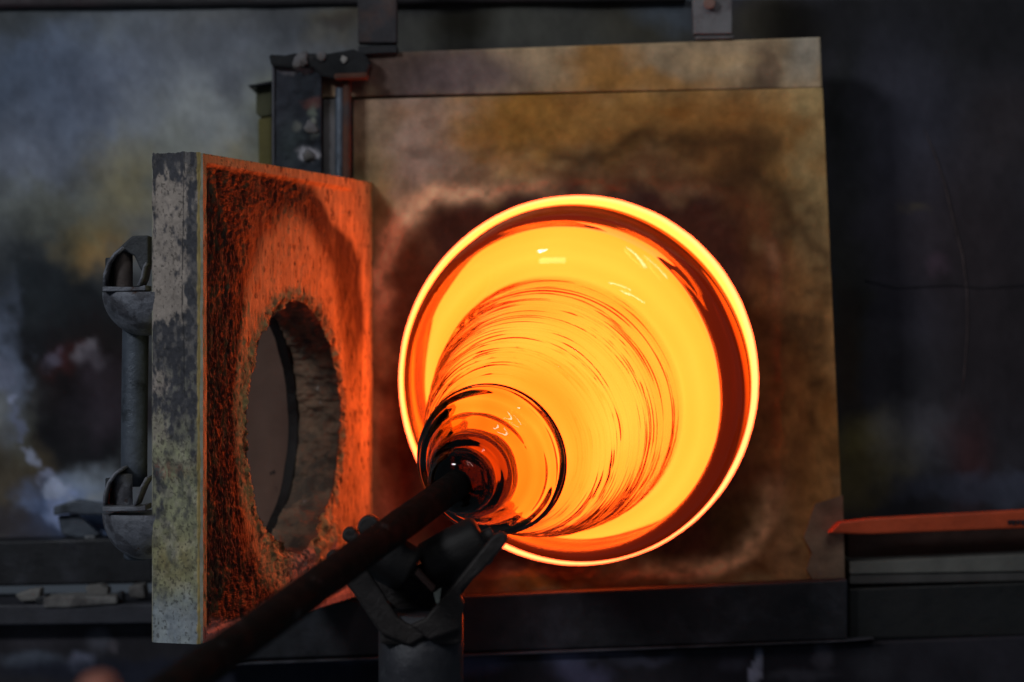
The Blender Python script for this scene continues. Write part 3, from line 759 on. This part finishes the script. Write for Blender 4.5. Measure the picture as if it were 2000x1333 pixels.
def build_glass():
    NA = 420
    outer = [(.018, .018), (.021, .026), (.028, .034), (.036, .0375), (.044, .0365), (.052, .039), (.060, .0455), (.068, .0505), (.076, .0515), (.084, .0500), (.092, .0505), (.102, .058), (.114, .069),
             (.128, .081), (.140, .0888), (.150, .0925), (.156, .0938), (.160, .0932), (.1645, .0888), (.170, .0872), (.180, .0895), (.20, .0985), (.24, .1155), (.28, .130), (.33, .1455), (.38, .158), (.42, .1655), (.44, .1685),
             (.450, .1705), (.458, .178), (.466, .192), (.474, .209), (.484, .2235), (.496, .2330), (.512, .2388), (.53, .2406), (.552, .2408), (.566, .2402)]
    s_o = np.concatenate([np.linspace(.018, .19, 150), np.linspace(.1905, .45, 330), np.linspace(.4505, .566, 90)])
    r_o = spline(outer, s_o)
    # rolled lip
    tl = np.linspace(0, math.pi, 16)[1:-1]
    lc_s, lc_r, lr = .566, .2330, .0075
    s_l = lc_s + lr * 1.4 * np.sin(tl); r_l = lc_r + lr * np.cos(tl)
    inner = [(.062, .0005), (.0635, .006), (.070, .018), (.080, .027), (.092, .032), (.102, .042), (.114, .0550), (.126, .0690), (.138, .0800), (.148, .0860), (.157, .0882), (.165, .0843), (.172, .0822), (.182, .0848), (.205, .0950), (.24, .1112), (.28, .1260), (.33, .1415), (.38, .1542), (.42, .1618), (.44, .1648),
             (.452, .1680), (.462, .177), (.470, .193), (.480, .2115), (.492, .2255), (.506, .2318), (.52, .2340), (.535, .2335), (.552, .2295), (.566, .2256)]
    s_i = np.concatenate([np.linspace(.566, .4505, 70), np.linspace(.45, .19, 120), 0.062 + (.189 - .062) * np.linspace(1, 0, 90) ** 1.3])
    r_i = spline(inner, s_i)
    S = np.concatenate([s_o, s_l, s_i]); R = np.concatenate([r_o, r_l, r_i]); part = np.concatenate([np.zeros(len(s_o)), np.ones(len(s_l)), np.full(len(s_i), 2)])
    n = len(S); th = np.linspace(0, 2 * math.pi, NA, endpoint=False)
    SS, TT = np.meshgrid(S, th, indexing='ij'); RR = np.repeat(R[:, None], NA, 1)
    # tool marks: fine drawn lines round the body, drifting like a loose thread
    env = sstep(.185, .205, SS) * (1 - sstep(.425, .462, SS))
    hel = SS * 1 + .006 * TT / (2 * math.pi)
    ct, st_ = np.cos(TT), np.sin(TT)
    wob = .0035 * fbm(ct * .8, st_ * .8, SS * 9, 2)
    q = SS + wob
    a1 = fbm(q * 190, ct * .8 + 5, st_ * .8, 2)
    ridge = np.clip(1 - np.abs(a1) * 3.2, 0, 1) ** 2
    amp = (.25 + .75 * sstep(-.35, .4, fbm(q * 45, ct * 1.6, st_ * 1.6 + 3, 2)))
    a2 = fbm(q * 420, ct * 2.6, st_ * 2.6 + 9, 2)
    disp = env * (.0014 * ridge * amp + .00008 * a2 + .0004 * fbm(q * 30, ct * .9, st_ * .9, 2))
    disp = disp + (1 - env) * .0004 * fbm(SS * 14, ct * 1.2, st_ * 1.2 + 7, 2) * (SS > .03)
    sh = sstep(.088, .10, SS) * (1 - sstep(.145, .152, SS)) * (part[:, None] == 0)
    disp = disp + sh * (.0016 * fbm(SS * 60, ct * .9, st_ * .9 + 4, 2) + .0007 * np.sin(SS * 420 + 1.5 * ct))
    neck = (1 - sstep(.085, .105, SS)) * sstep(.02, .03, SS)
    disp = disp + neck * (.0009 * fbm(SS * 150, ct * 1.0, st_ * 1.0, 2))
    disp = np.where(part[:, None] == 2, .0012 * fbm(SS * 14, ct * 1.1, st_ * 1.1 + 2, 2) * sstep(.1, .14, SS) + .00002, disp)
    nose = sstep(.097, .115, SS) * (1 - sstep(.165, .187, SS)) * (part[:, None] == 2)
    disp = disp - nose * .004 * np.clip(.35 + fbm(ct * 1.0 + 2, st_ * 1.0, SS * 16, 3), 0, 1.2)
    disp = disp - nose * .017 * np.clip(-np.cos(TT - .6), 0, 1) * (1 - sstep(.15, .17, SS))
    wall = sstep(.478, .50, SS) * (1 - sstep(.535, .562, SS)) * (part[:, None] == 2)
    disp = disp - wall * (.0015 + .013 * np.clip(np.cos(TT + .6), 0, 1)) * (1 + .25 * fbm(ct * 1.5, st_ * 1.5, SS * 20, 2))
    RR = RR + disp
    sag = .019 * ((np.clip(SS - .15, 0, 1)) / .425) ** 2
    ax = np.array(AX0)[None, None] + np.array(AD)[None, None] * (SS[..., None] - .15)
    V = ax + np.array(AU)[None, None] * (RR * ct)[..., None] + np.array(AV)[None, None] * (RR * st_)[..., None]
    V[..., 2] += sag; V[..., 0] -= sag * .6
    V = V.reshape(-1, 3)
    idx = np.arange(n * NA).reshape(n, NA)
    nx = np.roll(idx, -1, 1)
    f = np.stack([idx[:-1], nx[:-1], nx[1:], idx[1:]], -1).reshape(-1, 4)
    faces = f.tolist(); faces.append(idx[0].tolist()[::-1]); faces.append(idx[-1].tolist())
    me = mesh_from('glass_vessel', V, faces)
    bm = bmesh.new(); bm.from_mesh(me); bmesh.ops.recalc_face_normals(bm, faces=bm.faces); bm.to_mesh(me); bm.free()
    heat = sstep(.12, .5, SS).reshape(-1)
    a = me.attributes.new('Heat', 'FLOAT', 'POINT'); a.data.foreach_set('value', heat.astype(np.float32))
    o = new_obj('glass_vessel', me, M['glass'], None, True)
    tag(o, 'large flared clear glass vessel with fine spiral lines, spinning on the blowpipe in the opening', 'glass vessel')
    return o
glass = build_glass()

# ------------------------------------------------------------------ blowpipe
a = AX0 + AD * (.055 - .15); 
PD = Vector((.315, .932, .172)).normalized()
a_tip = AX0 + AD * (.030 - .15)
b2 = P(406, 1298, -1.38); pd = (b2 - a_tip).normalized()
pipe = tube('blowpipe', [a_tip + pd * t for t in np.concatenate([[-.004], np.linspace(0, .12, 14), np.linspace(.14, 1.25, 60)])],
            [.0150, .0168] + [.0170] * 12 + [.0172] * 61, M['pipe'], n=32, lump=.025)
tag(pipe, 'dark scaled steel blowpipe running from the lower left up to the molten glass', 'blowpipe')
cyl('pipe_mouth', a_tip - pd * .006, a_tip - pd * .0045, .0090, mat('pipe_bore_black', (.01, .01, .01), bump=0), pipe)

# ------------------------------------------------------------------ yoke the pipe rests on
yoke = thing('pipe_rest', 'blackened steel yoke on a round post with rollers carrying the blowpipe', 'pipe rest', loc=tuple(P(820, 1900, -.785)))
YI = Matrix.Translation(-yoke.location)
def yk(o): o.parent = yoke; o.matrix_parent_inverse = YI; return o
YY = -.785
post_bot = P(822, 1900, YY); post_top = P(822, 1196, YY)
yk(tube('post', [post_bot, P(822, 1500, YY), P(822, 1300, YY), post_top], .0462, mat('post_steel', (.040, .040, .048), rough=.42, metal=.2, bump=.4, bscale=60, var=.35, vscale=25, col3=(.08, .08, .09), c3scale=24, c3lo=.62, c3hi=.68), n=48))
yk(cyl('post_foot', post_bot - Vector((0, 0, .012)), post_bot, .11, M['yoke'], n=48))
# V arms, back plate added to darken the V, web, rollers whose axles lie along the arms
yk(prism('fork_arm', ((690, 1160), (642, 1096), (668, 1074), (716, 1112), (752, 1166), (776, 1206), (800, 1222), (836, 1214), (838, 1240), (800, 1262), (744, 1240)), YY - .052, .012, M['yoke'], bev=.003))
yk(prism('fork_arm', ((800, 1222), (828, 1210), (862, 1170), (905, 1118), (958, 1052), (972, 1040), (985, 1040), (993, 1051), (986, 1066), (940, 1118), (902, 1152), (899, 1164), (907, 1180), (900, 1230), (838, 1252)), YY - .054, .014, M['yoke'], bev=.003))
yk(prism('fork_arm', ((690, 1160), (642, 1096), (672, 1072), (720, 1100), (780, 1120), (850, 1120), (920, 1090), (975, 1042), (990, 1052), (905, 1156), (900, 1230), (744, 1230)), YY + .045, .012, M['yoke'], bev=.003))  # back plate filled in across the V to block the orange behind
yk(prism('fork_web', ((742, 1180), (764, 1212), (800, 1230), (850, 1214), (902, 1170), (902, 1260), (742, 1260)), YY - .044, .086, M['yoke'], bev=.004))
yk(prism('fork_glint', ((810, 1122), (816, 1114), (850, 1150), (844, 1158)), YY - .048, .03, mat('red_glint_colour', (.05, .022, .018), rough=.7, bump=.5), bev=.001))  # red glint on the back plate edge, painted as a reddish strip
yk(prism('tack_weld', ((846, 1160), (862, 1148), (858, 1178), (852, 1180)), YY - .060, .006, mat('bare_weld', (.20, .22, .20), rough=.4, bump=.3), bev=.001))
def roller(a_, b_, r, dy, label):
    a_ = P(a_[0], a_[1], YY + dy); b_ = P(b_[0], b_[1], YY + dy); d = (b_ - a_).normalized(); ln = (b_ - a_).length
    o = tube('roller', [a_, a_ + d * .003, a_ + d * .006, a_ + d * ln * .5, b_ - d * .006, b_ - d * .003, b_], [r * .85, r * .96, r, r * 1.03, r, r * .96, r * .85], M['roller'], n=48, lump=.05)
    yk(o); o['label'] = label
    cyl('axle', a_ - d * .012, b_ + d * .012, r * .3, M['yoke'], o, n=16)
    return o
roller((832, 1112), (945, 1052), .0275, 0.0, 'large dark roller right of the pipe')
roller((806, 1118), (706, 1062), .0260, -.012, 'dark roller beneath the pipe with shiny wear flecks')
for (a_, b_, r_) in ((683, 1046, .0085), (720, 1030, .0125), (652, 1090, .0085)):
    yk(cyl('roller_bolt', P(a_, b_, YY + .02), P(a_ + 4, b_ - 4, YY + .06), r_, M['yoke'], n=16, bev=.003))

# ------------------------------------------------------------------ glassworker's hand, out of focus, lower left
def hand():
    me = bpy.data.meshes.new('hand'); S = P(186, 1306, -1.95); k = 1
    J = []; E = []; R = []
    def add(p, r, par=None):
        J.append(p); R.append(r)
        if par is not None: E.append((par, len(J) - 1))
        return len(J) - 1
    tip = S
    wrist = add(tip + Vector((-.055, -.02, -.20)), .027)
    palm = add(tip + Vector((-.035, -.01, -.135)), .026, wrist)
    pal2 = add(tip + Vector((-.022, 0, -.098)), .024, palm)
    # index finger pointing up, its tip is what the photo shows
    i1 = add(tip + Vector((.004, 0, -.072)), .0125, pal2); i2 = add(tip + Vector((.006, .006, -.040)), .0120, i1); i3 = add(tip + Vector((.002, .004, -.016)), .0138, i2); add(tip + Vector((0, 0, -.003)), .0125, i3)
    for m_, (dx, ln) in enumerate(((-.018, 1.0), (-.036, .95), (-.053, .8))):
        a1 = add(tip + Vector((dx, .005, -.082 - .004 * m_)), .0115, pal2)
        a2 = add(tip + Vector((dx + .002, -.022 * ln, -.070 - .006 * m_)), .0105, a1)
        a3 = add(tip + Vector((dx + .003, -.036 * ln, -.090 - .004 * m_)), .010, a2)
        add(tip + Vector((dx + .003, -.026 * ln, -.104)), .009, a3)
    t1 = add(tip + Vector((-.012, -.022, -.135)), .0135, palm); t2 = add(tip + Vector((-.006, -.036, -.112)), .012, t1); add(tip + Vector((-.014, -.042, -.092)), .010, t2)
    me.from_pydata([tuple(v) for v in J], E, []); me.update()
    o = new_obj('hand', me, mat('skin', (.42, .15, .10), rough=.5, bump=.15, bscale=200, var=.08))
    s = o.modifiers.new('skin', 'SKIN')
    for v, r in zip(me.skin_vertices[0].data, R): v.radius = (r, r)
    me.skin_vertices[0].data[0].use_root = True
    o.modifiers.new('sub', 'SUBSURF').levels = 2; o.modifiers['sub'].render_levels = 2
    tag(o, 'blurred bare fingertip of a hand raised at the bottom left corner', 'hand')
hand()
